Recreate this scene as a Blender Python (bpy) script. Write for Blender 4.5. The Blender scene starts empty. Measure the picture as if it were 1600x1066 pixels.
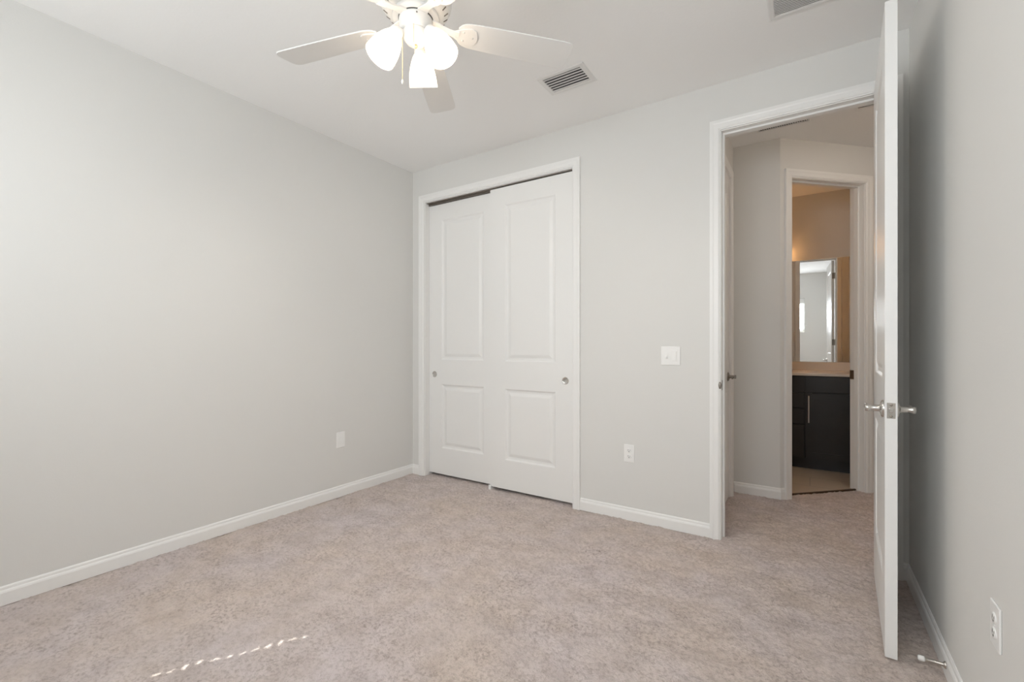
import bpy, math
import numpy as np
from mathutils import Vector, Matrix

PI = math.pi
S = bpy.context.scene
COL = S.collection

# ------------------------------------------------------------------ camera
TH = 0.58182
cam_d = bpy.data.cameras.new('camera')
cam_d.sensor_width = 36.0
cam_d.lens = 36.0 * 707.9 / 1600.0
cam_d.shift_y = (539.5 - 533.0) / 1600.0
cam_d.clip_start = 0.02
cam = bpy.data.objects.new('camera', cam_d)
cam.location = (0, 0, 1.16)
cam.rotation_euler = (PI / 2, 0, TH)
COL.objects.link(cam)
S.camera = cam

# ------------------------------------------------------------------ world, sun, exposure
S.view_settings.view_transform = 'Standard'
S.view_settings.look = 'None'
S.view_settings.gamma = 1.0
S.view_settings.use_curve_mapping = False
S.view_settings.exposure = -0.05
SKY = 2.2
SUN = 10.5
WIN_W = 17.2
FAN_GLOW = 4.6
BULB_GLOW = 12.0
BULB_W = 9.2
BATH_GLOW = 12.0
HALL_GLOW = 25.0
w = bpy.data.worlds.new('daylight')
S.world = w
w.use_nodes = True
bg = w.node_tree.nodes['Background']
bg.inputs[0].default_value = (0.93, 0.965, 1.0, 1)
bg.inputs[1].default_value = SKY
sd = bpy.data.lights.new('sun', 'SUN')
sd.energy = SUN
sd.angle = math.radians(0.25)
sd.color = (1.0, 0.95, 0.87)
sun = bpy.data.objects.new('sun', sd)
ELEV = math.atan(1.06)
sdir = Vector((0.5 * math.cos(ELEV), 0.866 * math.cos(ELEV), -math.sin(ELEV)))
sun.rotation_euler = sdir.to_track_quat('-Z', 'Y').to_euler()
sun.location = (-3, -4, 5)
COL.objects.link(sun)
# daylight scattered into the room by the white blinds: one area light per window, at the window opening
WIN = [(-2.80, -1.45), (-0.95, -0.10)]
WZ0, WZ1 = 1.44, 2.19
for (wa, wb), wk in zip(WIN, (0.70, 1.22)):
    ad = bpy.data.lights.new('window_daylight', 'AREA')
    ad.shape = 'RECTANGLE'
    ad.size, ad.size_y = wb - wa - 0.02, 0.54
    ad.energy = WIN_W * wk
    ad.color = (0.90, 0.955, 1.0)
    ao = bpy.data.objects.new('window_daylight', ad)
    ao.location = ((wa + wb) / 2, -0.575, 1.79)
    ao.rotation_euler = (PI / 2, 0, 0)
    COL.objects.link(ao)
S.cycles.max_bounces = 16
S.cycles.diffuse_bounces = 10
S.cycles.glossy_bounces = 6
S.cycles.transparent_max_bounces = 16
S.cycles.sample_clamp_indirect = 10.0
S.cycles.use_denoising = True

# ------------------------------------------------------------------ room dimensions
XL, XR, YB, YF, HC = -3.0225, 0.41, 2.95, -0.55, 2.727
WT = 0.115
YB2 = YB + WT                      # hall side of the back wall
C45 = Vector((-0.188, 3.97, 0))    # outer corner where the angled hall wall starts
D45 = Vector((0.70711, 0.70711, 0))
N45 = Vector((0.70711, -0.70711, 0))
HXL = -0.51                        # hall left wall
BXL, BXR, BYM = -1.375, 0.375, 5.64  # bathroom


# ------------------------------------------------------------------ materials
def mat(name, col, rough=0.5, metal=0.0, bump=None, var=None, spec=None, coat=0.0, emit=None, estr=0.0):
    """bump=(scale, strength, distance, detail); var=(scale, amount) gentle colour variation"""
    m = bpy.data.materials.new(name)
    m.use_nodes = True
    nt = m.node_tree
    b = nt.nodes['Principled BSDF']
    b.inputs['Base Color'].default_value = (*col, 1)
    b.inputs['Roughness'].default_value = rough
    b.inputs['Metallic'].default_value = metal
    if spec is not None:
        b.inputs['Specular IOR Level'].default_value = spec
    if coat:
        b.inputs['Coat Weight'].default_value = coat
    if emit:
        b.inputs['Emission Color'].default_value = (*emit, 1)
        b.inputs['Emission Strength'].default_value = estr
    tc = nt.nodes.new('ShaderNodeTexCoord')
    if bump:
        n = nt.nodes.new('ShaderNodeTexNoise')
        n.inputs['Scale'].default_value = bump[0]
        n.inputs['Detail'].default_value = bump[3]
        bn = nt.nodes.new('ShaderNodeBump')
        bn.inputs['Strength'].default_value = bump[1]
        bn.inputs['Distance'].default_value = bump[2]
        nt.links.new(tc.outputs['Object'], n.inputs['Vector'])
        nt.links.new(n.outputs['Fac'], bn.inputs['Height'])
        nt.links.new(bn.outputs['Normal'], b.inputs['Normal'])
    if var:
        n2 = nt.nodes.new('ShaderNodeTexNoise')
        n2.inputs['Scale'].default_value = var[0]
        n2.inputs['Detail'].default_value = 3
        nt.links.new(tc.outputs['Object'], n2.inputs['Vector'])
        mx = nt.nodes.new('ShaderNodeMix')
        mx.data_type = 'RGBA'
        a = var[1]
        mx.inputs['A'].default_value = (*[c * (1 - a) for c in col], 1)
        mx.inputs['B'].default_value = (*[min(1, c * (1 + a)) for c in col], 1)
        nt.links.new(n2.outputs['Fac'], mx.inputs['Factor'])
        nt.links.new(mx.outputs['Result'], b.inputs['Base Color'])
    return m


M_WALL = mat('wall_paint', (0.725, 0.723, 0.706), 0.7, bump=(160, 0.12, 0.002, 2), var=(0.8, 0.012))
M_CEIL = mat('ceiling_paint', (0.89, 0.89, 0.885), 0.9, bump=(70, 0.25, 0.003, 4), var=(1.1, 0.01))
M_TRIM = mat('trim_paint', (0.85, 0.85, 0.84), 0.38, var=(2, 0.006))
M_DOOR = mat('door_paint', (0.83, 0.83, 0.82), 0.34, bump=(90, 0.03, 0.001, 3), var=(2, 0.006))
M_PLATE = mat('white_plastic', (0.87, 0.87, 0.86), 0.3, var=(6, 0.01))
M_SLOT = mat('dark_slot', (0.07, 0.07, 0.068), 0.6, var=(9, 0.1))
M_NICKEL = mat('satin_nickel', (0.62, 0.60, 0.57), 0.24, 1.0, var=(20, 0.03))
M_STEEL = mat('brushed_steel', (0.86, 0.85, 0.83), 0.42, 0.9, var=(20, 0.02))
M_NICKEL_DK = mat('aged_nickel', (0.30, 0.27, 0.24), 0.35, 1.0, var=(20, 0.05))
M_FAN = mat('fan_white', (0.80, 0.79, 0.77), 0.35, var=(4, 0.01))
M_BLADE = mat('fan_blade_white', (0.79, 0.785, 0.77), 0.45, bump=(60, 0.04, 0.001, 2), var=(5, 0.012))
M_BRASS = mat('chain_brass', (0.75, 0.62, 0.36), 0.3, 1.0, var=(40, 0.04))
M_ESP = mat('espresso_wood', (0.020, 0.017, 0.016), 0.38, bump=(60, 0.05, 0.001, 3), var=(12, 0.25))
M_TOP = mat('cultured_marble', (0.82, 0.77, 0.70), 0.22, var=(7, 0.03))
M_VENT = mat('vent_white', (0.76, 0.755, 0.745), 0.45, var=(6, 0.01))
M_BLIND = mat('blind_white', (0.85, 0.85, 0.84), 0.5, var=(5, 0.01))
M_RUBBER = mat('white_rubber', (0.82, 0.82, 0.80), 0.6, var=(20, 0.02))
M_DUCT = mat('duct_shade_dark', (0.05, 0.05, 0.052), 0.6, var=(8, 0.15))
M_STRIP = mat('carpet_edge_shade', (0.10, 0.065, 0.04), 0.45, 0.6, var=(15, 0.1))
M_MIRROR = mat('mirror_silver', (0.90, 0.91, 0.91), 0.012, 1.0, var=(1.5, 0.004))
M_SHADE = mat('lit_frosted_glass', (0.9, 0.88, 0.84), 0.3, emit=(1.0, 0.80, 0.58), estr=FAN_GLOW, var=(5, 0.01))
M_BULB = mat('lit_bulb', (0.9, 0.88, 0.84), 0.3, emit=(1.0, 0.93, 0.84), estr=BULB_GLOW, var=(5, 0.01))
M_VSHADE = mat('lit_amber_glass', (0.9, 0.85, 0.75), 0.3, emit=(1.0, 0.50, 0.19), estr=BATH_GLOW, var=(5, 0.01))
M_BULB.cycles.emission_sampling = 'NONE'
M_HALL = mat('lit_opal_glass', (0.9, 0.88, 0.84), 0.3, emit=(1.0, 0.83, 0.68), estr=HALL_GLOW, var=(5, 0.01))


def carpet_material():
    m = bpy.data.materials.new('cut_pile_carpet')
    m.use_nodes = True
    nt = m.node_tree
    b = nt.nodes['Principled BSDF']
    b.inputs['Roughness'].default_value = 0.95
    b.inputs['Specular IOR Level'].default_value = 0.05
    b.inputs['Sheen Weight'].default_value = 0.15
    b.inputs['Sheen Roughness'].default_value = 0.5
    tc = nt.nodes.new('ShaderNodeTexCoord')

    def noise(scale, detail, rough=0.5):
        n = nt.nodes.new('ShaderNodeTexNoise')
        n.inputs['Scale'].default_value = scale
        n.inputs['Detail'].default_value = detail
        n.inputs['Roughness'].default_value = rough
        nt.links.new(tc.outputs['Object'], n.inputs['Vector'])
        return n

    def ramp(src, p0, c0, p1, c1):
        r = nt.nodes.new('ShaderNodeValToRGB')
        r.color_ramp.elements[0].position = p0
        r.color_ramp.elements[0].color = (*c0, 1)
        r.color_ramp.elements[1].position = p1
        r.color_ramp.elements[1].color = (*c1, 1)
        nt.links.new(src.outputs['Fac'], r.inputs['Fac'])
        return r

    def mul(a, bb, f=1.0):
        x = nt.nodes.new('ShaderNodeMix')
        x.data_type = 'RGBA'
        x.blend_type = 'MULTIPLY'
        x.inputs['Factor'].default_value = f
        nt.links.new(a.outputs[0] if a.bl_idname == 'ShaderNodeValToRGB' else a.outputs['Result'], x.inputs['A'])
        nt.links.new(bb.outputs[0], x.inputs['B'])
        return x
    # yarn colours: taupe with a mauve cast in places; shade of the pile painted over them
    base = ramp(noise(1.7, 4, 0.6), 0.36, (0.69, 0.587, 0.525), 0.64, (0.675, 0.597, 0.588))
    lay_shade = ramp(noise(8.0, 5, 0.62), 0.32, (0.84, 0.825, 0.81), 0.60, (1.0, 1.0, 1.0))  # light and dark of the pile lay, painted as colour
    pit_shade = ramp(noise(70, 4, 0.66), 0.32, (0.58, 0.545, 0.515), 0.54, (1.0, 1.0, 1.0))  # shade in the pits between tufts, painted as dark flecks
    c = mul(mul(base, lay_shade), pit_shade)
    lay = ramp(noise(4.5, 4, 0.6), 0.36, (0.95, 0.95, 0.95), 0.62, (0.42, 0.42, 0.42))
    nt.links.new(lay.outputs[0], c.inputs['Factor'])
    nt.links.new(c.outputs['Result'], b.inputs['Base Color'])
    fine = noise(130, 4, 0.7)
    bn = nt.nodes.new('ShaderNodeBump')
    bn.inputs['Strength'].default_value = 0.7
    bn.inputs['Distance'].default_value = 0.012
    nt.links.new(fine.outputs['Fac'], bn.inputs['Height'])
    nt.links.new(bn.outputs['Normal'], b.inputs['Normal'])
    return m


M_CARPET = carpet_material()


def tile_material():
    m = mat('bath_tile', (0.42, 0.37, 0.32), 0.35)
    nt = m.node_tree
    b = nt.nodes['Principled BSDF']
    tc = nt.nodes.new('ShaderNodeTexCoord')
    br = nt.nodes.new('ShaderNodeTexBrick')
    br.inputs['Scale'].default_value = 1.0
    br.inputs['Brick Width'].default_value = 0.6
    br.inputs['Row Height'].default_value = 0.3
    br.inputs['Mortar Size'].default_value = 0.004
    br.inputs['Color1'].default_value = (0.56, 0.48, 0.39, 1)
    br.inputs['Color2'].default_value = (0.53, 0.45, 0.37, 1)
    br.inputs['Mortar'].default_value = (0.40, 0.35, 0.30, 1)
    nt.links.new(tc.outputs['Object'], br.inputs['Vector'])
    nt.links.new(br.outputs['Color'], b.inputs['Base Color'])
    return m


M_TILE = tile_material()


def pane_material():
    m = bpy.data.materials.new('window_glass')
    m.use_nodes = True
    nt = m.node_tree
    nt.nodes.remove(nt.nodes['Principled BSDF'])
    out = nt.nodes['Material Output']
    tr = nt.nodes.new('ShaderNodeBsdfTransparent')
    tr.inputs[0].default_value = (0.94, 0.96, 0.95, 1)
    gl = nt.nodes.new('ShaderNodeBsdfGlossy')
    gl.inputs['Roughness'].default_value = 0.02
    mx = nt.nodes.new('ShaderNodeMixShader')
    mx.inputs[0].default_value = 0.07
    nt.links.new(tr.outputs[0], mx.inputs[1])
    nt.links.new(gl.outputs[0], mx.inputs[2])
    nt.links.new(mx.outputs[0], out.inputs[0])
    return m


M_PANE = pane_material()


# ------------------------------------------------------------------ mesh builder
class MB:
    def __init__(self):
        self.v, self.f, self.s = [], [], []

    def add(self, vs, fs, smooth=False, T=None):
        o = len(self.v)
        for p in vs:
            p = Vector(p)
            if T is not None:
                p = T @ p
            self.v.append(p)
        for f in fs:
            self.f.append([o + i for i in f])
            self.s.append(smooth)
        return self

    def box(self, x0, x1, y0, y1, z0, z1, T=None):
        vs = [(x, y, z) for z in (z0, z1) for y in (y0, y1) for x in (x0, x1)]
        fs = [(0, 2, 3, 1), (4, 5, 7, 6), (0, 1, 5, 4), (2, 6, 7, 3), (0, 4, 6, 2), (1, 3, 7, 5)]
        return self.add(vs, fs, False, T)

    def prism(self, poly, z0, z1, T=None):
        n = len(poly)
        vs = [(x, y, z0) for x, y in poly] + [(x, y, z1) for x, y in poly]
        fs = [list(range(n))[::-1], list(range(n, 2 * n))]
        fs += [(i, (i + 1) % n, n + (i + 1) % n, n + i) for i in range(n)]
        return self.add(vs, fs, False, T)

    def lathe(self, prof, n=32, T=None, smooth=True, cap=True):
        """prof: list of (r, z), revolved about local z"""
        vs, fs = [], []
        for r, z in prof:
            for k in range(n):
                a = 2 * PI * k / n
                vs.append((r * math.cos(a), r * math.sin(a), z))
        for i in range(len(prof) - 1):
            for k in range(n):
                k2 = (k + 1) % n
                fs.append((i * n + k, i * n + k2, (i + 1) * n + k2, (i + 1) * n + k))
        self.add(vs, fs, smooth, T)
        if cap:
            m = len(prof) - 1
            for i, rev in ((0, True), (m, False)):
                if prof[i][0] > 1e-5:
                    ring = [(prof[i][0] * math.cos(2 * PI * k / n), prof[i][0] * math.sin(2 * PI * k / n), prof[i][1]) for k in range(n)]
                    self.add(ring, [list(range(n))[::-1] if rev else list(range(n))], False, T)
        return self

    def tube(self, pts, rad, n=12, T=None, flat=1.0):
        """swept tube; rad a number or a list; flat squeezes the section along the second axis"""
        pts = [Vector(p) for p in pts]
        if not isinstance(rad, (list, tuple)):
            rad = [rad] * len(pts)
        vs, fs = [], []
        up = Vector((0, 0, 1))
        for i, p in enumerate(pts):
            d = (pts[min(i + 1, len(pts) - 1)] - pts[max(i - 1, 0)]).normalized()
            ref = up if abs(d.dot(up)) < 0.95 else Vector((1, 0, 0))
            a = d.cross(ref).normalized()
            b = a.cross(d).normalized()
            for k in range(n):
                t = 2 * PI * k / n
                vs.append(p + a * (rad[i] * flat * math.cos(t)) + b * (rad[i] * math.sin(t)))
        for i in range(len(pts) - 1):
            for k in range(n):
                k2 = (k + 1) % n
                fs.append((i * n + k, i * n + k2, (i + 1) * n + k2, (i + 1) * n + k))
        self.add(vs, fs, True, T)
        e = (len(pts) - 1) * n
        self.add(vs[:n], [list(range(n))[::-1]], False, T)
        self.add(vs[e:], [list(range(n))], False, T)
        return self

    def sphere(self, c, r, n=14, T=None):
        c = Vector(c)
        prof = [(max(1e-6, r * math.sin(PI * i / 8)), -r * math.cos(PI * i / 8)) for i in range(9)]
        TT = Matrix.Translation(c)
        return self.lathe(prof, n, (T @ TT) if T is not None else TT, True, False)

    def build(self, name, material, parent=None, bevel=0.0, seg=2, loc=None, rotz=None, weld=False):
        me = bpy.data.meshes.new(name)
        me.from_pydata([tuple(p) for p in self.v], [], self.f)
        me.polygons.foreach_set('use_smooth', self.s)
        me.materials.append(material)
        me.update()
        o = bpy.data.objects.new(name, me)
        COL.objects.link(o)
        if weld or bevel:
            import bmesh
            bm = bmesh.new()
            bm.from_mesh(me)
            bmesh.ops.remove_doubles(bm, verts=bm.verts, dist=1e-5)
            bmesh.ops.recalc_face_normals(bm, faces=bm.faces)
            bm.to_mesh(me)
            bm.free()
        if bevel:
            b = o.modifiers.new('edge', 'BEVEL')
            b.width = bevel
            b.segments = seg
            b.limit_method = 'ANGLE'
            b.angle_limit = math.radians(50)
        if parent is not None:
            o.parent = parent
        if loc is not None:
            o.location = loc
        if rotz is not None:
            o.rotation_euler = (0, 0, rotz)
        return o


def tag(o, label=None, cat=None, group=None, kind=None):
    if label:
        o['label'] = label
    if cat:
        o['category'] = cat
    if group:
        o['group'] = group
    if kind:
        o['kind'] = kind
    return o


def empty(name, loc=(0, 0, 0), rotz=0.0):
    o = bpy.data.objects.new(name, None)
    o.empty_display_size = 0.1
    o.location = loc
    o.rotation_euler = (0, 0, rotz)
    COL.objects.link(o)
    return o


def struct(o, label, cat):
    return tag(o, label, cat, None, 'structure')


def basis(O, U, N):
    """local x -> U (along the wall), local y -> -N (into the wall), local z up"""
    U, N = Vector(U).normalized(), Vector(N).normalized()
    m = Matrix(((U.x, -N.x, 0, O[0]), (U.y, -N.y, 0, O[1]), (0, 0, 1, O[2] if len(O) > 2 else 0), (0, 0, 0, 1)))
    return m


# ------------------------------------------------------------------ structure: walls with openings
def wall_box(mb, a0, a1, t0, t1, z0, z1, holes, axis, T=None):
    """wall running along a (x or y), thickness t, with rectangular holes (h0,h1,zb,zt)"""
    cuts = sorted({a0, a1, *[h[0] for h in holes], *[h[1] for h in holes]})
    for i in range(len(cuts) - 1):
        c0, c1 = cuts[i], cuts[i + 1]
        spans = [(z0, z1)]
        for h in holes:
            if h[0] <= c0 + 1e-6 and h[1] >= c1 - 1e-6:
                spans = []
                if h[2] > z0 + 1e-4:
                    spans.append((z0, h[2]))
                if h[3] < z1 - 1e-4:
                    spans.append((h[3], z1))
        for s0, s1 in spans:
            if axis == 'x':
                mb.box(c0, c1, t0, t1, s0, s1, T)
            else:
                mb.box(t0, t1, c0, c1, s0, s1, T)


ZB = -0.06
# openings
CL0, CL1, CLZ = -2.868, -1.422, 2.430       # closet
DR0, DR1, DRZ = -0.442, 0.322, 2.440        # bedroom doorway
HD0, HD1, HDZ = 3.17, 3.80, 2.430           # hall linen door (along y)
BD0, BD1, BDZ = 0.100, 0.772, 2.430         # bathroom doorway (along the angled wall)
JT = 0.018                                  # jamb thickness

mb = MB(); wall_box(mb, XL - WT, XR + WT, YB, YB2, ZB, HC, [(CL0 - JT, CL1 + JT, ZB, CLZ + JT), (DR0 - JT, DR1 + JT, ZB, DRZ + JT)], 'x')
struct(mb.build('wall_back', M_WALL, weld=True), 'pale grey wall holding the closet and the open doorway', 'wall')
mb = MB(); mb.box(XL - WT, XL, YF - 0.2, YB, ZB, HC)
struct(mb.build('wall_left', M_WALL), 'long pale grey wall with a white baseboard', 'wall')
mb = MB(); mb.box(XR, XR + WT, YF - 0.2, YB, ZB, HC)
struct(mb.build('wall_right', M_WALL), 'pale grey wall partly shaded by the open door', 'wall')
mb = MB(); wall_box(mb, XL, XR, YF - 0.15, YF, ZB, HC, [(a, b, WZ0, WZ1) for a, b in WIN], 'x')
struct(mb.build('wall_front', M_WALL, weld=True), 'grey window wall with two high windows, seen in the mirror', 'wall')

# closet shell
mb = MB(); mb.box(-3.0225, CL0 - JT - 0.01, YB2, 3.66, ZB, HC); mb.box(CL1 + JT + 0.01, -1.30, YB2, 3.66, ZB, HC); mb.box(-3.0225, -1.30, 3.66, 3.72, ZB, HC)
struct(mb.build('wall_closet', M_WALL), 'grey walls inside the closet', 'wall')

# hall
mb = MB(); wall_box(mb, YB2, 3.97, HXL - WT, HXL, ZB, HC, [(HD0 - JT, HD1 + JT, ZB, HDZ + JT)], 'y')
struct(mb.build('wall_hall_left', M_WALL, weld=True), 'hall wall seen at a steep angle beyond the left jamb', 'wall')
mb = MB(); mb.box(HXL - WT - 0.5, HXL - WT - 0.45, YB2, 3.97, ZB, HC)
struct(mb.build('wall_linen', M_WALL), 'back wall of the linen closet off the hall', 'wall')
mb = MB()
k = WT * (math.sqrt(2) - 1)
mb.prism([(BXL - WT, 3.97), (C45.x, C45.y), (C45.x - k, C45.y + WT), (BXL - WT, C45.y + WT)], ZB, HC)
struct(mb.build('wall_hall_far', M_WALL, weld=True), 'taupe shaded hall wall facing the doorway', 'wall')
T45 = basis(C45, D45, N45)
mb = MB()
L45 = 2.35
wall_box(mb, 0.0, L45, 0.0, WT, ZB, HC, [(BD0 - JT, BD1 + JT, ZB, BDZ + JT)], 'x', T45)
struct(mb.build('wall_hall_angled', M_WALL, weld=True), 'angled hall wall around the bathroom doorway', 'wall')
mb = MB(); mb.box(1.45, 1.5, YB2, 5.8, ZB, HC); mb.box(XR + WT, 1.5, YB2 - 0.05, YB2, ZB, HC)
struct(mb.build('wall_hall_right', M_WALL), 'hall wall out of sight beyond the open door', 'wall')
# bathroom
mb = MB(); mb.box(BXL - WT, BXR + WT, BYM, BYM + WT, ZB, HC)
struct(mb.build('wall_bath_far', M_WALL), 'warmly lit bathroom wall above the vanity', 'wall')
mb = MB(); mb.box(BXL - WT, BXL, 4.085, BYM, ZB, HC)
struct(mb.build('wall_bath_left', M_WALL), 'bathroom side wall', 'wall')
mb = MB(); mb.prism([(BXR, 4.70), (BXR + 0.09, 4.79), (BXR + 0.09, BYM), (BXR, BYM)], ZB, HC)
struct(mb.build('wall_bath_right', M_WALL, weld=True), 'bathroom side wall at the end of the vanity', 'wall')

# ceiling
mb = MB(); mb.box(XL - WT, 1.5, YF - 0.2, 5.8, HC, HC + 0.12)
struct(mb.build('ceiling', M_CEIL), 'white lightly textured ceiling', 'ceiling')


# ------------------------------------------------------------------ carpet floor: a displaced pile surface
def carpet():
    rng = np.random.default_rng(7)
    step = 0.0085
    x0, x1, y0, y1 = XL - 0.02, 1.46, YF - 0.02, 5.66
    nx, ny = int((x1 - x0) / step) + 1, int((y1 - y0) / step) + 1
    xs = x0 + step * np.arange(nx)
    ys = y0 + step * np.arange(ny)
    X, Y = np.meshgrid(xs, ys, indexing='ij')

    def vnoise(U, V):
        iu, iv = np.floor(U).astype(int), np.floor(V).astype(int)
        fu, fv = U - iu, V - iv
        fu, fv = fu * fu * (3 - 2 * fu), fv * fv * (3 - 2 * fv)
        iu -= iu.min(); iv -= iv.min()
        g = rng.random((iu.max() + 2, iv.max() + 2))
        return (g[iu, iv] * (1 - fu) + g[iu + 1, iv] * fu) * (1 - fv) + (g[iu, iv + 1] * (1 - fu) + g[iu + 1, iv + 1] * fu) * fv
    Z = 0.0055 * (rng.random(X.shape) - 0.5)
    Z += 0.008 * (vnoise(X / 0.024, Y / 0.022) - 0.5)
    a = math.radians(28)
    U, V = X * math.cos(a) + Y * math.sin(a), -X * math.sin(a) + Y * math.cos(a)
    Z += 0.009 * (vnoise(U / 0.13, V / 0.05) - 0.5)
    Z += 0.004 * (vnoise(U / 0.4, V / 0.16) - 0.5)
    Z -= 0.004
    mid_x, mid_y = (X[:-1, :-1] + step / 2), (Y[:-1, :-1] + step / 2)
    keep = (mid_y < 3.985) | ((mid_y < mid_x + 4.245) & (mid_x > -0.4))
    keep &= (mid_y < YB2 + 0.01) | ((mid_x > HXL - 0.60)) | ((mid_x < -1.30) & (mid_y < 3.68))
    keep &= (mid_x < XR + 0.02) | (mid_y > YB2 - 0.02)
    idx = np.arange(nx * ny).reshape(nx, ny)
    q = np.stack([idx[:-1, :-1], idx[1:, :-1], idx[1:, 1:], idx[:-1, 1:]], -1)[keep]
    used = np.unique(q)
    remap = np.full(nx * ny, -1)
    remap[used] = np.arange(len(used))
    q = remap[q].astype(np.int32)
    P = np.stack([X.ravel()[used], Y.ravel()[used], Z.ravel()[used]], -1).astype(np.float32)
    me = bpy.data.meshes.new('floor')
    me.vertices.add(len(P))
    me.vertices.foreach_set('co', P.ravel())
    me.loops.add(q.size)
    me.loops.foreach_set('vertex_index', q.ravel())
    me.polygons.add(len(q))
    me.polygons.foreach_set('loop_start', np.arange(0, q.size, 4, dtype=np.int32))
    me.polygons.foreach_set('use_smooth', np.ones(len(q), dtype=bool))
    me.update(calc_edges=True)
    me.validate()
    me.materials.append(M_CARPET)
    o = bpy.data.objects.new('floor', me)
    COL.objects.link(o)
    return o


struct(carpet(), 'taupe cut pile carpet running into the hall', 'carpet')
mb = MB(); mb.prism([(-0.20, 4.05), (1.4, 5.65), (BXL, BYM), (BXL, 4.085), (-0.235, 4.085)], ZB, -0.008)
struct(mb.build('floor_bath', M_TILE), 'beige tile floor in front of the dark vanity', 'floor')
mb = MB(); mb.box(BD0, BD1, 0.058, 0.072, -0.01, 0.006, T45)  # dark strip stands in for the shadow along the carpet edge
struct(mb.build('trim_edge_shade', M_STRIP, weld=True), 'dark strip painting the shade at the carpet edge by the bathroom tile', 'shade_strip')

# ------------------------------------------------------------------ baseboards
BB = [(0.0, 0.0), (0.013, 0.0), (0.013, 0.052), (0.0105, 0.060), (0.0075, 0.064), (0.0065, 0.074), (0.003, 0.080), (0.0, 0.080)]


def baseboard(name, p0, p1, n, label, m0=0.0, m1=0.0):
    """extruded profile from p0 to p1 along a wall whose inward normal is n; m0/m1 = mitre slope at the ends"""
    p0, p1, n = Vector(p0), Vector(p1), Vector(n)
    d = (p1 - p0).normalized()
    vs = []
    for P, s in ((p0, m0), (p1, -m1)):
        for t, z in BB:
            q = P + n * t + d * (s * t)
            vs.append((q.x, q.y, z - 0.004 if z == 0 else z))
    k = len(BB)
    fs = [(i, (i + 1) % k, k + (i + 1) % k, k + i) for i in range(k)]
    fs += [list(range(k))[::-1], list(range(k, 2 * k))]
    mb = MB(); mb.add(vs, fs)
    o = mb.build(name, M_TRIM, weld=True)
    return struct(o, label, 'baseboard')


CW = 0.063   # casing width
baseboard('baseboard_left', (XL, YF, 0), (XL, YB, 0), (1, 0, 0), 'white baseboard along the long left wall', 0, 1)
baseboard('baseboard_back_corner', (XL, YB, 0), (CL0 - CW, YB, 0), (0, -1, 0), 'short white baseboard between corner and closet casing', 1, 0)
baseboard('baseboard_back', (CL1 + CW, YB, 0), (DR0 - CW, YB, 0), (0, -1, 0), 'white baseboard between the closet and the doorway')
baseboard('baseboard_back_hinge', (DR1 + CW, YB, 0), (XR, YB, 0), (0, -1, 0), 'stub of white baseboard behind the open door', 0, 1)
baseboard('baseboard_right', (XR, YB, 0), (XR, YF, 0), (-1, 0, 0), 'white baseboard carrying the door stop', 1, 0)
baseboard('baseboard_front', (XR, YF, 0), (XL, YF, 0), (0, 1, 0), 'white baseboard under the windows')
baseboard('baseboard_hall_far', (HXL, 3.97, 0), (C45.x, C45.y, 0), (0, -1, 0), 'white baseboard on the far hall wall', 1, -0.4142)
pq = C45 + D45 * (BD0 - CW)
baseboard('baseboard_hall_angled', C45, pq, N45, 'stub of white baseboard beside the bathroom casing', -0.4142, 0)
pa, pb = C45 + D45 * (BD1 + CW), C45 + D45 * L45
baseboard('baseboard_hall_right', pa, pb, N45, 'white baseboard beyond the bathroom doorway')

# ------------------------------------------------------------------ casings and jambs
CP = [(0.005, 0.0), (0.005, 0.010), (0.011, 0.0115), (0.0145, 0.0150), (0.040, 0.0160), (0.046, 0.0180), (CW, 0.0180), (CW, 0.0)]


def casing(mb, T, u0, u1, zt):
    """mitred casing; local y = 0 is the wall face, negative is out of the wall"""
    k = len(CP)
    vs = []
    for st in range(4):
        for d, h in CP:
            x = (u0 - d) if st in (0, 1) else (u1 + d)
            z = -0.006 if st in (0, 3) else zt + d
            vs.append((x, -h, z))
    fs = []
    for st in range(3):
        for i in range(k - 1):
            fs.append((st * k + i, (st + 1) * k + i, (st + 1) * k + i + 1, st * k + i + 1))
    fs += [list(range(k)), list(range(3 * k, 4 * k))[::-1]]
    mb.add(vs, fs, False, T)


def jamb(mb, T, u0, u1, zt, depth, stop=None):
    mb.box(u0 - JT, u0, -0.0005, depth + 0.0005, -0.006, zt + JT, T)
    mb.box(u1, u1 + JT, -0.0005, depth + 0.0005, -0.006, zt + JT, T)
    mb.box(u0, u1, -0.0005, depth + 0.0005, zt, zt + JT, T)
    if stop:
        a, b = stop
        mb.box(u0, u0 + 0.011, a, b, -0.006, zt, T)
        mb.box(u1 - 0.011, u1, a, b, -0.006, zt, T)
        mb.box(u0 + 0.011, u1 - 0.011, a, b, zt - 0.011, zt, T)


def frame_set(name, T, u0, u1, zt, depth, stop, label, both=True, depth_T=None):
    mb = MB()
    casing(mb, T, u0, u1, zt)
    if both:
        # the same casing on the far side of the wall
        Tb = T @ Matrix(((-1, 0, 0, 0), (0, -1, 0, depth), (0, 0, 1, 0), (0, 0, 0, 1)))
        casing(mb, Tb, -u1, -u0, zt)
    o = mb.build(name, M_TRIM, weld=True)
    struct(o, label, 'door trim')
    j = MB(); jamb(j, T, u0, u1, zt, depth, stop)
    jo = j.build('jamb', M_TRIM, o, bevel=0.0012)
    return o


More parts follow.
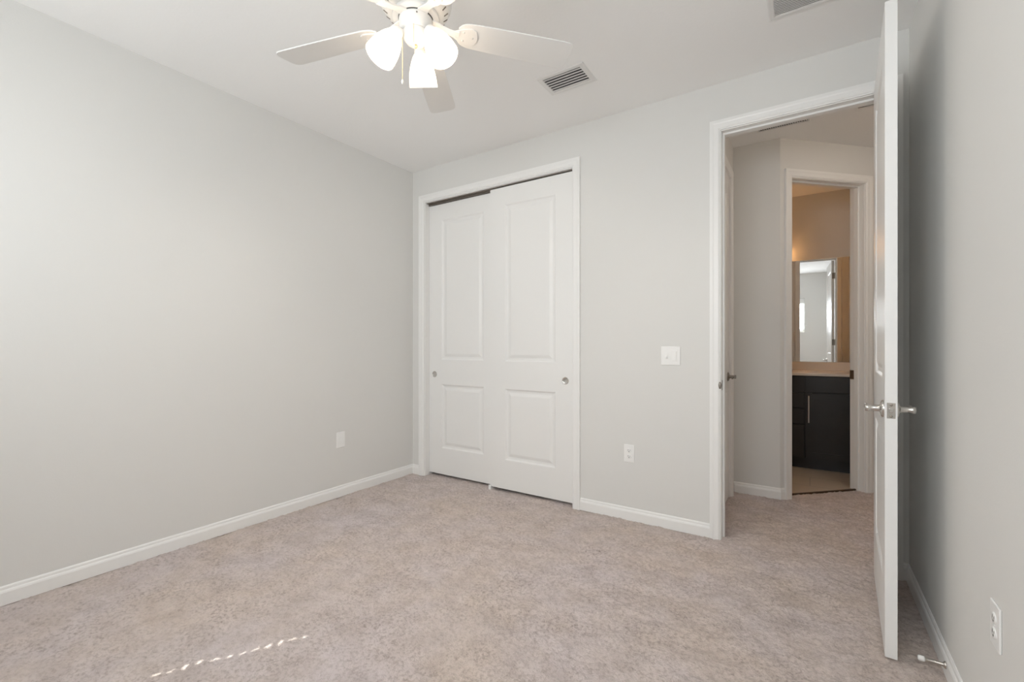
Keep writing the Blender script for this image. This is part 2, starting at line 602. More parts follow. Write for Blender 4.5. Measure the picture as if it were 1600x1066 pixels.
TB = basis((0, YB, 0), (1, 0, 0), (0, -1, 0))
tr1 = frame_set('trim_1', TB, CL0, CL1, CLZ, WT, None, 'white casing and jamb around the sliding closet doors', both=False)
mb = MB(); mb.box(CL0, CL1, YB + 0.045, YB + 0.049, CLZ - 0.02, CLZ); mb.box(CL0, CL1, YB + 0.022, YB + 0.092, CLZ - 0.006, CLZ)
tag(mb.build('sliding_track', M_NICKEL_DK, tr1), 'metal sliding track under the closet head')
tr2 = frame_set('trim_2', TB, DR0, DR1, DRZ, WT, (0.038, 0.072), 'white casing and jamb around the open bedroom doorway')
mb = MB(); mb.box(DR0 - 0.002, DR0 + 0.0012, YB + 0.008, YB + 0.032, 0.89, 0.95)
mb.lathe([(0.0, 0.0), (0.021, 0.0), (0.019, 0.0035), (0.014, 0.005), (0.0, 0.005)], 24,
         Matrix.Translation((DR0 - 0.007, YB - 0.012, 0.920)) @ Matrix.Rotation(PI / 2, 4, 'X') @ Matrix.Scale(0.42, 4, (1, 0, 0)))
tag(mb.build('strike_plate', M_NICKEL_DK, tr2), 'dark strike plate lip on the left jamb')
tr3 = frame_set('trim_3', T45, BD0, BD1, BDZ, WT, (0.044, 0.078), 'white casing and jamb around the bathroom doorway')
mb = MB(); mb.box(BD1 - 0.0125, BD1 + 0.001, 0.079, 0.112, 0.885, 0.957, T45)
tag(mb.build('strike_plate', M_NICKEL_DK, tr3), 'dark strike plate on the bathroom jamb')
TH_ = basis((HXL, 0, 0), (0, -1, 0), (1, 0, 0))
# local x of this frame runs along -y
tr4 = frame_set('trim_4', TH_, -HD1, -HD0, HDZ, WT, None, 'taupe shaded casing of the linen door in the hall', both=False)


# ------------------------------------------------------------------ two panel doors
def panel_door(mb, w, h, t, panels):
    """slab x 0..w, y -t..0, z 0..h, with moulded panels (x0,x1,z0,z1) on both faces"""
    xs = sorted({0, w, *[p[0] for p in panels], *[p[1] for p in panels]})
    zs = sorted({0, h, *[p[2] for p in panels], *[p[3] for p in panels]})
    loops = [(0.0, 0.0), (0.004, 0.0015), (0.012, 0.0085), (0.022, 0.0105), (0.030, 0.0105), (0.050, 0.0040), (0.056, 0.0030)]
    for y, sgn in ((-t, 1), (0.0, -1)):
        for i in range(len(xs) - 1):
            for j in range(len(zs) - 1):
                c = ((xs[i] + xs[i + 1]) / 2, (zs[j] + zs[j + 1]) / 2)
                hit = [p for p in panels if p[0] < c[0] < p[1] and p[2] < c[1] < p[3]]
                if not hit:
                    q = [(xs[i], y, zs[j]), (xs[i + 1], y, zs[j]), (xs[i + 1], y, zs[j + 1]), (xs[i], y, zs[j + 1])]
                    mb.add(q, [(0, 1, 2, 3) if sgn > 0 else (3, 2, 1, 0)])
        for p in panels:
            vs = []
            for ins, dep in loops:
                yy = y + sgn * dep
                vs += [(p[0] + ins, yy, p[2] + ins), (p[1] - ins, yy, p[2] + ins), (p[1] - ins, yy, p[3] - ins), (p[0] + ins, yy, p[3] - ins)]
            fs = []
            for k in range(len(loops) - 1):
                for e in range(4):
                    e2 = (e + 1) % 4
                    f = (k * 4 + e, k * 4 + e2, (k + 1) * 4 + e2, (k + 1) * 4 + e)
                    fs.append(f if sgn > 0 else f[::-1])
            L = (len(loops) - 1) * 4
            fs.append((L, L + 1, L + 2, L + 3) if sgn > 0 else (L + 3, L + 2, L + 1, L))
            mb.add(vs, fs)
    # edges, cut at the same lines so everything welds
    for i in range(len(xs) - 1):
        for z, up in ((0, False), (h, True)):
            q = [(xs[i], -t, z), (xs[i + 1], -t, z), (xs[i + 1], 0, z), (xs[i], 0, z)]
            mb.add(q, [(0, 1, 2, 3) if up else (3, 2, 1, 0)])
    for j in range(len(zs) - 1):
        for x, rt in ((0, False), (w, True)):
            q = [(x, -t, zs[j]), (x, 0, zs[j]), (x, 0, zs[j + 1]), (x, -t, zs[j + 1])]
            mb.add(q, [(0, 1, 2, 3) if rt else (3, 2, 1, 0)])


def std_panels(w, h, zoff, stile=0.145):
    return [(stile, w - stile, 0.25 - zoff, 0.815 - zoff), (stile, w - stile, 1.03 - zoff, h - 0.14)]


def lever(mb, T, direction=1):
    """lever set on a face: local -y is out of the door, local x the way the arm points"""
    R = Matrix.Rotation(PI / 2, 4, 'X')
    mb.lathe([(0.033, 0.0), (0.033, 0.004), (0.029, 0.008), (0.016, 0.011), (0.0125, 0.014), (0.0115, 0.040), (0.0135, 0.046), (0.0135, 0.056), (0.0, 0.058)], 28, T @ R)
    s = direction
    pts = [(0, -0.050, 0), (0.02 * s, -0.0515, 0.001), (0.05 * s, -0.051, 0.003), (0.085 * s, -0.0495, 0.002), (0.105 * s, -0.047, -0.002), (0.114 * s, -0.043, -0.005)]
    mb.tube(pts, [0.0105, 0.0098, 0.009, 0.0085, 0.0085, 0.006], 12, T, 0.75)


# closet doors (bypass): right one in the front track
def closet_door(name, x0, x1, yf, ztop, zb, pull_x, label):
    wd = x1 - x0
    mb = MB(); panel_door(mb, wd, ztop - zb, 0.034, std_panels(wd, ztop - zb, zb))
    o = mb.build(name, M_DOOR, weld=True)
    o.location = (x0, yf + 0.034, zb)
    struct(o, label, 'closet door')
    p = MB()
    R = Matrix.Translation((pull_x - x0, -0.034, 0.901 - zb)) @ Matrix.Rotation(PI / 2, 4, 'X')
    p.lathe([(0.0270, -0.001), (0.0270, 0.0015), (0.0255, 0.0028), (0.0235, 0.0028), (0.0222, 0.0012), (0.0195, 0.0004), (0.0, 0.0003)], 36, R, True, False)
    tag(p.build('finger_pull', M_NICKEL, o), 'round satin metal finger pull')
    return o


closet_door('door_1', -2.163, CL1 - 0.001, YB + 0.018, 2.415, 0.020, -1.487, 'right-hand white sliding closet door, the one in front')
closet_door('door_2', CL0 + 0.001, -2.112, YB + 0.056, 2.408, 0.020, -2.806, 'white sliding closet door tucked behind the other one')
mb = MB(); mb.box(-2.170, -2.148, YB + 0.004, YB + 0.100, -0.004, 0.012); mb.box(-2.167, -2.151, YB + 0.0535, YB + 0.0555, 0.012, 0.04); mb.box(-2.170, -2.148, YB + 0.004, YB + 0.014, 0.012, 0.032)
tag(mb.build('door_guide', M_PLATE, weld=True), 'small white floor guide under the meeting edge of the closet doors', 'door guide')

# bedroom door, swung open towards the camera
DW, DH, DT = 0.762, 2.430, 0.036
ang = math.atan2(-1.0, -0.0505)       # from hinge to free edge
mb = MB(); panel_door(mb, DW, DH, DT, std_panels(DW, DH, 0.004, 0.14))
door = mb.build('door_3', M_DOOR, weld=True)
door.location = (0.3065, 2.925, 0.004)
door.rotation_euler = (0, 0, ang)
struct(door, 'open white two-panel bedroom door seen edge-on', 'door')
lx, lz = DW - 0.062, 0.918 - 0.004
mb = MB(); lever(mb, Matrix.Translation((lx, -DT, lz)), -1)
tag(mb.build('lever_handle', M_NICKEL, door), 'satin nickel lever on the door face turned to the hall')
mb = MB(); lever(mb, Matrix.Translation((lx, 0, lz)) @ Matrix.Rotation(PI, 4, 'Z'), 1)
tag(mb.build('lever_handle', M_NICKEL, door), 'satin nickel lever on the door face turned to the wall')
mb = MB()
mb.box(DW - 0.001, DW + 0.0012, -DT / 2 - 0.0125, -DT / 2 + 0.0125, lz - 0.029, lz + 0.029)
lp = mb.build('latch_plate', M_NICKEL, door, bevel=0.0008)
mb = MB(); mb.box(DW, DW + 0.009, -DT / 2 - 0.006, -DT / 2 + 0.006, lz - 0.008, lz + 0.008)
mb.build('latch_bolt', M_NICKEL, lp, bevel=0.002)
mb = MB()
for dz in (-0.021, 0.021):
    mb.lathe([(0.0045, 0), (0.0045, 0.002), (0.003, 0.0026), (0, 0.0026)], 14, Matrix.Translation((DW + 0.0004, -DT / 2, lz + dz)) @ Matrix.Rotation(PI / 2, 4, 'Y'))
mb.build('screw', M_NICKEL_DK, lp)
for hz in (0.22, 1.20, 2.20):
    mb = MB()
    mb.tube([(-0.004, 0.006, hz - 0.045), (-0.004, 0.006, hz + 0.045)], 0.0065, 12)
    mb.box(-0.002, 0.001, -0.030, 0.004, hz - 0.044, hz + 0.044)
    mb.build('hinge', M_NICKEL_DK, door)

# bathroom door, opened into the bathroom behind the left jamb
bw = BD1 - BD0 - 0.008
hp = T45 @ Vector((BD0 + 0.006, WT + 0.026, 0))
mb = MB(); panel_door(mb, bw, DH - 0.01, 0.035, std_panels(bw, DH - 0.01, 0.008, 0.13))
bdoor = mb.build('door_4', M_DOOR, weld=True)
bdoor.location = (hp.x, hp.y, 0.008)
bdoor.rotation_euler = (0, 0, math.radians(45 + 96))
struct(bdoor, 'white bathroom door swung inward, seen only in the mirror', 'door')
for sgn, dirn in ((-1, -1), (1, 1)):
    mb = MB()
    T = Matrix.Translation((bw - 0.062, -0.035, 0.912)) if sgn < 0 else Matrix.Translation((bw - 0.062, 0, 0.912)) @ Matrix.Rotation(PI, 4, 'Z')
    lever(mb, T, dirn)
    mb.build('lever_handle', M_NICKEL, bdoor)
for hz in (0.25, 1.20, 2.18):
    mb = MB(); mb.tube([(-0.004, 0.004, hz - 0.045), (-0.004, 0.004, hz + 0.045)], 0.0065, 12); mb.box(-0.003, 0.0, -0.03, 0.0, hz - 0.044, hz + 0.044)
    mb.build('hinge', M_NICKEL_DK, bdoor)

# linen door in the hall (closed)
lw = HD1 - HD0 - 0.006
mb = MB(); panel_door(mb, lw, DH - 0.01, 0.035, std_panels(lw, DH - 0.01, 0.01, 0.12))
ldoor = mb.build('door_5', M_DOOR, weld=True)
ldoor.location = (HXL - 0.040, HD0 + 0.003, 0.010)
ldoor.rotation_euler = (0, 0, PI / 2)
struct(ldoor, 'closed linen door on the hall wall, mostly hidden by the jamb', 'door')
mb = MB(); lever(mb, Matrix.Translation((lw - 0.070, -0.035, 0.914)), -1)
mb.build('lever_handle', M_NICKEL_DK, ldoor)

# door stop on the right baseboard
ds = empty('door_stop', (XR - 0.013, 2.155, 0.042))
tag(ds, 'metal rod door stop with white tip on the right baseboard', 'door stop')
RX = Matrix.Rotation(-PI / 2, 4, 'Y')
mb = MB(); mb.lathe([(0.0, 0.0), (0.0125, 0.0), (0.0125, 0.003), (0.008, 0.007), (0.0065, 0.009), (0.0062, 0.060), (0.0, 0.060)], 20, RX)
mb.build('rod', M_NICKEL, ds)
mb = MB(); mb.lathe([(0.0, 0.056), (0.0085, 0.056), (0.0095, 0.060), (0.0095, 0.070), (0.0075, 0.074), (0.0, 0.075)], 20, RX)
mb.build('rubber_tip', M_RUBBER, ds)


# ------------------------------------------------------------------ wall plates
def plate(root, T, w, h):
    mb = MB()
    mb.box(-w / 2, w / 2, -0.0055, 0.0, -h / 2, h / 2, T)
    return mb.build('cover_plate', M_PLATE, root, bevel=0.0028, seg=3)


def plate_root(name, loc, rotz, label, cat, group=None):
    r = empty(name, loc, rotz)
    return tag(r, label, cat, group)


def duplex(root):
    plate(root, None, 0.072, 0.116)
    for s in (1, -1):
        mb = MB()
        T = Matrix.Translation((0, -0.0045, s * 0.0195)) @ Matrix.Rotation(PI / 2, 4, 'X') @ Matrix.Scale(0.82, 4, (0, 1, 0))
        mb.lathe([(0.0, 0.0), (0.0172, 0.0), (0.0172, 0.0024), (0.016, 0.0032), (0.0, 0.0032)], 28, T)
        rc = mb.build('receptacle', M_PLATE, root)
        mb = MB()
        for dx, hh in ((-0.0062, 0.0042), (0.0062, 0.0034)):
            mb.box(dx - 0.0011, dx + 0.0011, -0.0081, -0.0074, s * 0.0195 + 0.003 - hh, s * 0.0195 + 0.003 + hh)
        mb.lathe([(0.0, 0.0), (0.0027, 0.0), (0.0027, 0.0005), (0, 0.0005)], 12, Matrix.Translation((0, -0.0076, s * 0.0195 - 0.0075)) @ Matrix.Rotation(PI / 2, 4, 'X'))
        mb.build('slots', M_SLOT, rc)
    mb = MB(); mb.lathe([(0.0, 0.0), (0.0032, 0.0), (0.0032, 0.001), (0.0, 0.0014)], 14, Matrix.Translation((0, -0.0054, 0)) @ Matrix.Rotation(PI / 2, 4, 'X'))
    mb.build('screw', M_PLATE, root)


r = plate_root('wall_outlet', (-1.005, YB, 0.440), 0, 'white duplex outlet low on the wall between closet and doorway', 'outlet')
duplex(r)
r = plate_root('wall_outlet', (XR, 1.690, 0.424), -PI / 2, 'white duplex outlet low on the right wall near the door stop', 'outlet')
duplex(r)
r = plate_root('wall_plate', (XL, 2.190, 0.432), PI / 2, 'plain white jack plate low on the long left wall', 'wall plate')
plate(r, None, 0.074, 0.120)
mb = MB(); mb.box(-0.0165, 0.0165, -0.0070, -0.0045, -0.033, 0.033)
mb.build('insert', M_PLATE, r, bevel=0.0012)
r = plate_root('light_switch', (-0.737, YB, 1.092), 0, 'white two-gang switch plate left of the doorway', 'light switch')
plate(r, None, 0.119, 0.118)
mb = MB(); mb.box(-0.031, -0.017, -0.0075, -0.005, -0.017, 0.017)
tg = mb.build('toggle_surround', M_PLATE, r, bevel=0.001)
mb = MB(); mb.add([(-0.0285, -0.006, -0.009), (-0.0195, -0.006, -0.009), (-0.0195, -0.006, 0.005), (-0.0285, -0.006, 0.005),
                   (-0.0280, -0.019, -0.015), (-0.0200, -0.019, -0.015), (-0.0200, -0.019, -0.008), (-0.0280, -0.019, -0.008)],
                  [(0, 1, 2, 3), (7, 6, 5, 4), (0, 4, 5, 1), (1, 5, 6, 2), (2, 6, 7, 3), (3, 7, 4, 0)])
mb.build('toggle', M_PLATE, tg, bevel=0.001)
mb = MB(); mb.box(0.0075, 0.0405, -0.0072, -0.005, -0.033, 0.033)
rk = mb.build('rocker_frame', M_PLATE, r, bevel=0.001)
mb = MB(); mb.box(0.012, 0.036, -0.0098, -0.007, -0.029, 0.029)
mb.build('rocker', M_PLATE, rk, bevel=0.0015)


# ------------------------------------------------------------------ ceiling vents
def vent(name, x0, x1, y0, y1, border, n, along, label, tilt, flow=0.012, border2=None):
    r = empty(name, ((x0 + x1) / 2, (y0 + y1) / 2, HC))
    tag(r, label, 'ceiling vent')
    a, b = (x1 - x0) / 2, (y1 - y0) / 2
    c, d = a - border, b - (border2 or border)
    # frame: bevelled ring
    mb = MB()
    rings = [(a, b, 0.0), (a, b, -0.002), (a - 0.006, b - 0.006, -0.0065), (c + 0.004, d + 0.004, -0.0065), (c, d, -0.005), (c, d, 0.0)]
    vs = []
    for p, q, z in rings:
        vs += [(-p, -q, z), (p, -q, z), (p, q, z), (-p, q, z)]
    fs = []
    for k in range(len(rings) - 1):
        for e in range(4):
            e2 = (e + 1) % 4
            fs.append((k * 4 + e, (k + 1) * 4 + e, (k + 1) * 4 + e2, k * 4 + e2))
    mb.add(vs, fs)
    mb.build('frame', M_VENT, r, weld=True)
    mb = MB(); mb.box(-c - 0.001, c + 0.001, -d - 0.001, d + 0.001, -0.0012, -0.0004)  # dark sheet stands in for the shade up inside the duct
    mb.build('duct_shade_sheet', M_DUCT, r)
    span = 2 * (d if along == 'x' else c)
    p = span / n
    mb = MB()
    for i in range(n):
        t = -span / 2 + (i + 0.5) * p
        if along == 'x':
            T = Matrix.Translation((0, t, -0.0048)) @ Matrix.Rotation(tilt, 4, 'X')
            mb.box(-c, c, -flow / 2, flow / 2, -0.0005, 0.0005, T)
        else:
            T = Matrix.Translation((t, 0, -0.0048)) @ Matrix.Rotation(tilt, 4, 'Y')
            mb.box(-flow / 2, flow / 2, -d, d, -0.0005, 0.0005, T)
    mb.build('louvers', M_VENT, r)
    return r


vent('ceiling_vent', -1.348, -1.050, 2.303, 2.512, 0.030, 6, 'x', 'white supply vent with dark open slots near the fan', math.radians(16), 0.0225)
vent('ceiling_vent', -0.165, 0.190, 2.160, 2.515, 0.026, 26, 'x', 'white fine-louvered return vent above the open door', math.radians(14), 0.0112)
vent('ceiling_vent', -0.330, 0.005, 3.560, 3.780, 0.018, 22, 'y', 'hall ceiling vent just visible under the doorway head', math.radians(50), 0.009)
vent('ceiling_vent', 0.250, 0.450, 3.560, 3.774, 0.014, 7, 'x', 'hall ceiling vent at the top corner beside the open door', math.radians(24), 0.019)


# flush lamp added to brighten the hall, unseen behind the open door
hl = empty('added_hall_light', (0.78, 3.55, HC))
tag(hl, 'added flush lamp lighting the hall, unseen behind the open door', 'added light')
mb = MB(); mb.lathe([(0.0, 0.0), (0.150, 0.0), (0.150, -0.022), (0.143, -0.026), (0.0, -0.026)], 40)
mb.build('pan', M_FAN, hl)
mb = MB(); mb.lathe([(0.140, -0.024), (0.132, -0.048), (0.105, -0.072), (0.06, -0.088), (0.0, -0.093)], 40)
mb.build('diffuser', M_HALL, hl)


# ------------------------------------------------------------------ ceiling fan
FX, FY = -1.308, 1.294
ZBL = 2.430
fan = empty('ceiling_fan', (FX, FY, HC))
tag(fan, 'white five-blade ceiling fan with three lit frosted shades', 'ceiling fan')


def fz(z):
    return z - HC


mb = MB(); mb.lathe([(0.0, 0.0), (0.068, 0.0), (0.068, -0.012), (0.058, -0.035), (0.032, -0.055), (0.020, -0.060), (0.0, -0.060)], 40)
mb.build('canopy', M_FAN, fan)
mb = MB(); mb.tube([(0, 0, -0.055), (0, 0, fz(2.61))], 0.0125, 16)
mb.build('downrod', M_FAN, fan)
# motor housing with a bowl shaped underside
hp_ = [(0.020, 2.640), (0.050, 2.634), (0.088, 2.618), (0.116, 2.598), (0.134, 2.570), (0.1405, 2.545), (0.1405, 2.520), (0.138, 2.508),
       (0.133, 2.497), (0.126, 2.486), (0.112, 2.474), (0.096, 2.466), (0.0, 2.466)]
mb = MB(); mb.lathe([(r, fz(z)) for r, z in hp_], 56)
mh = mb.build('motor_housing', M_FAN, fan)
for k in range(22):
    mb = MB()
    a = 2 * PI * (k + 0.3) / 22
    for (r0, z0, r1, z1) in ((0.1135, 2.4745, 0.1245, 2.484),):
        T = Matrix.Rotation(a, 4, 'Z') @ Matrix.Translation(((r0 + r1) / 2, 0, fz((z0 + z1) / 2) - 0.0004)) @ Matrix.Rotation(-math.atan2(z1 - z0, r1 - r0), 4, 'Y')
        mb.box(-0.0095, 0.0095, -0.0021, 0.0021, -0.0010, 0.0012, T)
    tag(mb.build('cooling_slot', M_NICKEL_DK, mh), 'dark cooling slot in the housing underside')
# flywheel ring between housing and switch cup
mb = MB(); mb.lathe([(r, fz(z)) for r, z in [(0.0, 2.468), (0.090, 2.468), (0.092, 2.464), (0.092, 2.456), (0.089, 2.453), (0.0, 2.453)]], 48)
mb.build('flywheel', M_FAN, fan)
mb = MB(); mb.lathe([(r, fz(z)) for r, z in [(0.0, 2.4545), (0.0685, 2.4545), (0.0685, 2.4500), (0.0, 2.4500)]], 48)
tag(mb.build('shadow_gap', M_SLOT, fan), 'thin dark gap ring above the switch housing')
mb = MB(); mb.lathe([(r, fz(z)) for r, z in [(0.0, 2.4505), (0.0660, 2.4505), (0.0665, 2.446), (0.0655, 2.425), (0.062, 2.412), (0.056, 2.404), (0.050, 2.400), (0.0, 2.400)]], 48)
sh = mb.build('switch_housing', M_FAN, fan)
for k in range(3):
    mb = MB()
    a = math.radians(-42 + 120 * k)
    mb.lathe([(0.0, 0.0), (0.0032, 0.0), (0.0032, 0.0018), (0.0, 0.0024)], 12, Matrix.Rotation(a, 4, 'Z') @ Matrix.Translation((0.0652, 0, fz(2.438))) @ Matrix.Rotation(PI / 2, 4, 'Y'))
    mb.build('screw', M_NICKEL_DK, sh)
mb = MB(); mb.lathe([(r, fz(z)) for r, z in [(0.0, 2.402), (0.050, 2.402), (0.052, 2.396), (0.051, 2.385), (0.046, 2.372), (0.036, 2.360), (0.020, 2.353), (0.0, 2.351)]], 44)
mb.build('light_fitter', M_FAN, fan)
mb = MB(); mb.lathe([(r, fz(z)) for r, z in [(0.0, 2.353), (0.006, 2.352), (0.007, 2.346), (0.004, 2.340), (0.0, 2.338)]], 16)
mb.build('finial', M_BRASS, fan)

# blades
R0, R1 = 0.168, 0.660


def blade_outline():
    pts = []
    # half widths along the blade, tip with rounded corners
    stations = [(R0, 0.030), (R0 + 0.010, 0.044), (R0 + 0.025, 0.053), (R0 + 0.05, 0.0585), (0.30, 0.0625), (0.40, 0.0655), (0.50, 0.0680), (0.60, 0.0695)]
    tip = [(R1 - 0.030, 0.0695), (R1 - 0.016, 0.066), (R1 - 0.006, 0.056), (R1 - 0.001, 0.040), (R1, 0.015)]
    up = stations + tip
    return up


def make_blade(az):
    up = blade_outline()
    poly = [(x, y) for x, y in up] + [(x, -y) for x, y in reversed(up)]
    t = 0.0055
    pitch = Matrix.Rotation(math.radians(-11), 4, 'X')
    T = Matrix.Translation((0, 0, fz(ZBL))) @ Matrix.Rotation(az, 4, 'Z') @ pitch
    mb = MB(); mb.prism(poly, -t / 2, t / 2, T)
    bl = mb.build('blade', M_BLADE, fan, bevel=0.0012)
    # blade iron: curved arm with a leaf shaped plate under the blade root
    mb = MB()
    plate_ = [(0.155, 0.018), (0.175, 0.026), (0.200, 0.036), (0.222, 0.040), (0.238, 0.034), (0.246, 0.018), (0.250, 0.0)]
    pp = plate_ + [(x, -y) for x, y in reversed(plate_[:-1])]
    mb.prism(pp, -t / 2 - 0.0045, -t / 2, T)
    T0 = Matrix.Rotation(az, 4, 'Z')
    z0, z1 = fz(2.4535), fz(ZBL) - 0.003
    arm = []
    n = 8
    for i in range(n + 1):
        s = i / n
        x = 0.060 + s * (0.172 - 0.060)
        z = z0 + (z1 - z0) * (s * s * (3 - 2 * s)) - 0.003
        arm.append((x, z, 0.022 - 0.010 * math.sin(PI * s) * 0.9))
    vs, fs = [], []
    for x, z, hw in arm:
        vs += [(x, -hw, z - 0.003), (x, hw, z - 0.003), (x, hw, z + 0.003), (x, -hw, z + 0.003)]
    for i in range(n):
        for e in range(4):
            e2 = (e + 1) % 4
            fs.append((i * 4 + e, i * 4 + e2, (i + 1) * 4 + e2, (i + 1) * 4 + e))
    fs += [(3, 2, 1, 0), (n * 4, n * 4 + 1, n * 4 + 2, n * 4 + 3)]
    mb.add(vs, fs, False, T0)
    for x, y in ((0.190, 0.020), (0.190, -0.020), (0.228, 0.0)):
        mb.lathe([(0.0, -0.0012), (0.0042, -0.0012), (0.0042, 0.001), (0.0, 0.001)], 12, T @ Matrix.Translation((x, y, -t / 2 - 0.0045)))
    mb.build('blade_bracket', M_FAN, bl, weld=True)
    return bl


for k in range(5):
    make_blade(math.radians(50.5 + 72 * k))

# light kit: three arms and tulip shades
SH = [(0.0200, 0.000), (0.0260, -0.004), (0.0330, -0.014), (0.0410, -0.030), (0.0485, -0.050), (0.0545, -0.072), (0.0585, -0.096), (0.0605, -0.118), (0.0615, -0.134)]
SH = [(r * 0.955, z * 0.93) for r, z in SH]
for k in range(3):
    az = math.radians(122 + 120 * k)
    A = Matrix.Rotation(az, 4, 'Z')
    tilt = math.radians(30)
    neck = Vector((0.073, 0, fz(2.383)))
    T = A @ Matrix.Translation(neck) @ Matrix.Rotation(-tilt, 4, 'Y')
    mb = MB()
    mb.tube([(0.040, 0, fz(2.384)), (0.058, 0, fz(2.390)), (0.068, 0, fz(2.392)), tuple(neck + Vector((0.003, 0, 0.002)))], 0.0095, 12, A)
    mb.lathe([(0.0, 0.010), (0.016, 0.010), (0.022, 0.004), (0.0245, -0.004), (0.0245, -0.020), (0.0, -0.020)], 24, T)
    arm = mb.build('lamp_arm', M_FAN, fan)
    mb = MB()
    inner = [(r - 0.0025, z) for r, z in reversed(SH)]
    mb.lathe([(r, z - 0.012) for r, z in SH] + [(r, z - 0.012) for r, z in inner], 40, T, True, False)
    shd = mb.build('lamp_shade', M_SHADE, fan)
    mb = MB(); mb.lathe([(0.0, -0.024), (0.012, -0.026), (0.014, -0.040), (0.022, -0.058), (0.026, -0.075), (0.022, -0.092), (0.010, -0.101), (0.0, -0.103)], 22, T)
    mb.build('bulb', M_BULB, shd)
    ld = bpy.data.lights.new('fan_bulb_light', 'POINT')
    ld.energy = BULB_W
    ld.color = (1.0, 0.93, 0.84)
    ld.shadow_soft_size = 0.012
    lo = bpy.data.objects.new('fan_bulb_light', ld)
    lo.location = T @ Vector((0, 0, -0.113))
    lo.parent = shd
    COL.objects.link(lo)
# pull chains
for (px, py, zb) in ((-0.031, -0.0425, 2.205), (0.030, -0.042, 2.330)):
    mb = MB()
    ztop = 2.400
    nb = int((ztop - zb) / 0.006)
    mb.tube([(px, py, fz(ztop + 0.004)), (px, py, fz(zb))], 0.0009, 6)
    for i in range(0, nb):
        mb.sphere((px, py, fz(ztop - i * 0.006)), 0.0016, 6)
    ch = mb.build('pull_chain', M_BRASS, fan)
    mb = MB(); mb.lathe([(0.0, 0.0), (0.003, -0.002), (0.0042, -0.010), (0.003, -0.018), (0.0, -0.019)], 12, Matrix.Translation((px, py, fz(zb))))
    mb.build('chain_fob', M_FAN, ch)

# ------------------------------------------------------------------ windows behind the camera (they light the room and show in the mirror)
for i, (a, b) in enumerate(WIN):
    wo = MB()
    yo, yi = YF - 0.150, YF - 0.110
    fw = 0.038
    wo.box(a, b, yo, yi, WZ0, WZ0 + fw); wo.box(a, b, yo, yi, WZ1 - fw, WZ1)
    wo.box(a, a + fw, yo, yi, WZ0 + fw, WZ1 - fw); wo.box(b - fw, b, yo, yi, WZ0 + fw, WZ1 - fw)
    win = wo.build('window_%d' % (i + 1), M_TRIM, weld=True)
    struct(win, ['high white window nearer the long left wall', 'high white window behind the camera, reflected in the bathroom mirror'][i], 'window')
    g = MB(); g.box(a + fw, b - fw, yo + 0.02, yo + 0.024, WZ0 + fw, WZ1 - fw)
    g.build('pane', M_PANE, win)
    s = MB(); s.box(a - 0.02, b + 0.02, YF - 0.11, YF - 0.035, WZ0 - 0.018, WZ0 + 0.002)
    s.build('sill', M_TRIM, win, bevel=0.004)
    bl = empty('window_blind', ((a + b) / 2, YF - 0.066, WZ1))
    tag(bl, ['open white slat blind in the high window nearer the left wall', 'open white slat blind in the window reflected in the mirror'][i], 'window blind')
    cx, cy = (a + b) / 2, YF - 0.066
    h = MB(); h.box(a + 0.006 - cx, b - 0.006 - cx, -0.026, 0.026, -0.040, 0.0); h.box(a + 0.003 - cx, b - 0.003 - cx, 0.027, 0.035, -0.105, 0.0)
    h.build('headrail', M_BLIND, bl, bevel=0.003)
    sl = MB()
    d = 0.023
    sx = -2.655
    for k in range(12):
        z = 1.540 + 0.046 * k - WZ1
        x0, x1 = a + 0.008 - cx, b - 0.008 - cx
        q0, q1 = sx - 0.006 - cx, sx + 0.006 - cx
        if i == 1:
            q0, q1 = b - 0.045 - cx, b - 0.035 - cx
        # slat with a routed cord slot
        sl.box(x0, q0, -d, d, z - 0.0015, z + 0.0015)
        sl.box(q1, x1, -d, d, z - 0.0015, z + 0.0015)
        sl.box(q0, q1, -d, -0.013, z - 0.0015, z + 0.0015)
        sl.box(q0, q1, 0.013, d, z - 0.0015, z + 0.0015)
    sl.build('slats', M_BLIND, bl)
    br = MB(); br.box(a + 0.008 - cx, b - 0.008 - cx, -0.023, 0.023, WZ0 + 0.004 - WZ1, WZ0 + 0.020 - WZ1)
    br.build('bottom_rail', M_BLIND, bl, bevel=0.003)

# ------------------------------------------------------------------ bathroom
VY = 5.062
van = empty('bathroom_vanity', (-0.5, VY, -0.008))
tag(van, 'black-brown vanity cabinet seen through the bathroom doorway', 'vanity')
VO = Vector((-0.5, VY, -0.008))


def V(mb, x0, x1, y0, y1, z0, z1):
    return mb.box(x0 + 0.5, x1 + 0.5, y0, y1, z0 + 0.008, z1 + 0.008)


BW = BYM - VY
mb = MB(); V(mb, BXL + 0.002, BXR - 0.002, 0.020, BW - 0.002, 0.095, 0.874); V(mb, BXL + 0.002, BXR - 0.002, 0.075, BW - 0.002, -0.008, 0.095)
mb.build('cabinet_body', M_ESP, van)


def shaker(name, x0, x1, z0, z1, frame=0.055):
    mb = MB()
    V(mb, x0, x0 + frame, 0.0, 0.019, z0, z1); V(mb, x1 - frame, x1, 0.0, 0.019, z0, z1)
    V(mb, x0 + frame, x1 - frame, 0.0, 0.019, z0, z0 + frame); V(mb, x0 + frame, x1 - frame, 0.0, 0.019, z1 - frame, z1)
    V(mb, x0 + frame - 0.002, x1 - frame + 0.002, 0.008, 0.0185, z0 + frame - 0.002, z1 - frame + 0.002)
    return mb.build(name, M_ESP, van, bevel=0.0012)


def slab(name, x0, x1, z0, z1):
    mb = MB(); V(mb, x0, x1, 0.0, 0.019, z0, z1)
    return mb.build(name, M_ESP, van, bevel=0.0018)


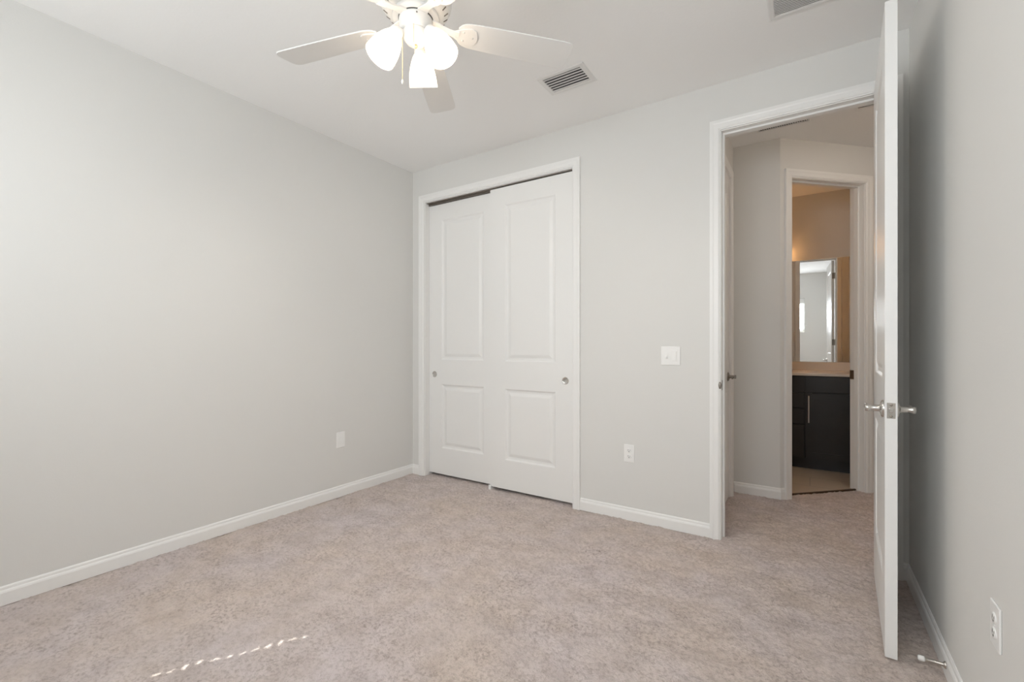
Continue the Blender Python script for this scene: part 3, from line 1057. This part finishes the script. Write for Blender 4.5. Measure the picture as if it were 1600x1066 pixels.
def bar_handle(parent, p0, p1):
    mb = MB()
    p0, p1 = Vector(p0), Vector(p1)
    mb.tube([p0, p1], 0.0058, 12)
    for f in (0.12, 0.88):
        q = p0.lerp(p1, f)
        mb.tube([q, q + Vector((0, 0.032, 0))], 0.0045, 10)
    tag(mb.build('bar_handle', M_STEEL, parent), 'brushed steel bar handle')


d1 = shaker('cabinet_door', -0.036, 0.312, 0.105, 0.712)
bar_handle(d1, (-0.010 + 0.5, -0.032, 0.438 + 0.008), (-0.010 + 0.5, -0.032, 0.690 + 0.008))
slab('false_front', -0.036, 0.312, 0.722, 0.866)
for z0, z1 in ((0.722, 0.866), (0.572, 0.712), (0.420, 0.562), (0.105, 0.410)):
    dr = slab('drawer', -0.460, -0.046, z0, z1)
    zc = (z0 + z1) / 2 + 0.008
    bar_handle(dr, (-0.350 + 0.5, -0.032, zc), (-0.156 + 0.5, -0.032, zc))
d2 = shaker('cabinet_door', -0.818, -0.470, 0.105, 0.712)
bar_handle(d2, (-0.496 + 0.5, -0.032, 0.446), (-0.496 + 0.5, -0.032, 0.698))
slab('false_front', -0.818, -0.470, 0.722, 0.866)
d3 = shaker('cabinet_door', -1.176, -0.828, 0.105, 0.712)
bar_handle(d3, (-0.854 + 0.5, -0.032, 0.446), (-0.854 + 0.5, -0.032, 0.698))
slab('false_front', -1.176, -0.828, 0.722, 0.866)
ct = MB(); ct.box(BXL + 0.001, BXR - 0.001, VY - 0.025, BYM - 0.001, 0.874, 0.900)
cto = ct.build('countertop', M_TOP, bevel=0.004)
tag(cto, 'pale stone countertop with backsplash over the dark vanity', 'countertop')
cs = MB(); cs.box(BXL + 0.001, BXR - 0.001, BYM - 0.021, BYM - 0.001, 0.900, 0.986)
cs.build('backsplash', M_TOP, cto, bevel=0.003)
mr = MB(); mr.box(-1.33, 0.331, BYM - 0.006, BYM - 0.0005, 0.988, 2.046)
mro = mr.build('wall_mirror', M_MIRROR)
tag(mro, 'frameless bathroom mirror above the vanity reflecting the bedroom', 'mirror')
vl = empty('vanity_light', (-0.455, BYM, 2.19))
tag(vl, 'warm vanity light bar on the bathroom wall over the mirror', 'vanity light')
mb = MB(); mb.box(-0.27, 0.27, -0.028, -0.001, -0.035, 0.035)
mb.build('back_plate', M_NICKEL, vl, bevel=0.004)
for dx in (-0.2, 0.0, 0.2):
    mb = MB(); mb.tube([(dx, -0.02, 0), (dx, -0.075, 0), (dx, -0.085, -0.012)], 0.008, 10)
    mb.build('lamp_arm', M_NICKEL, vl)
    mb = MB(); mb.lathe([(0.0, -0.012), (0.020, -0.012), (0.030, -0.03), (0.042, -0.07), (0.048, -0.11), (0.046, -0.11), (0.040, -0.07), (0.028, -0.032), (0.0, -0.016)], 24, Matrix.Translation((dx, -0.085, 0)))
    mb.build('lamp_shade', M_VSHADE, vl)
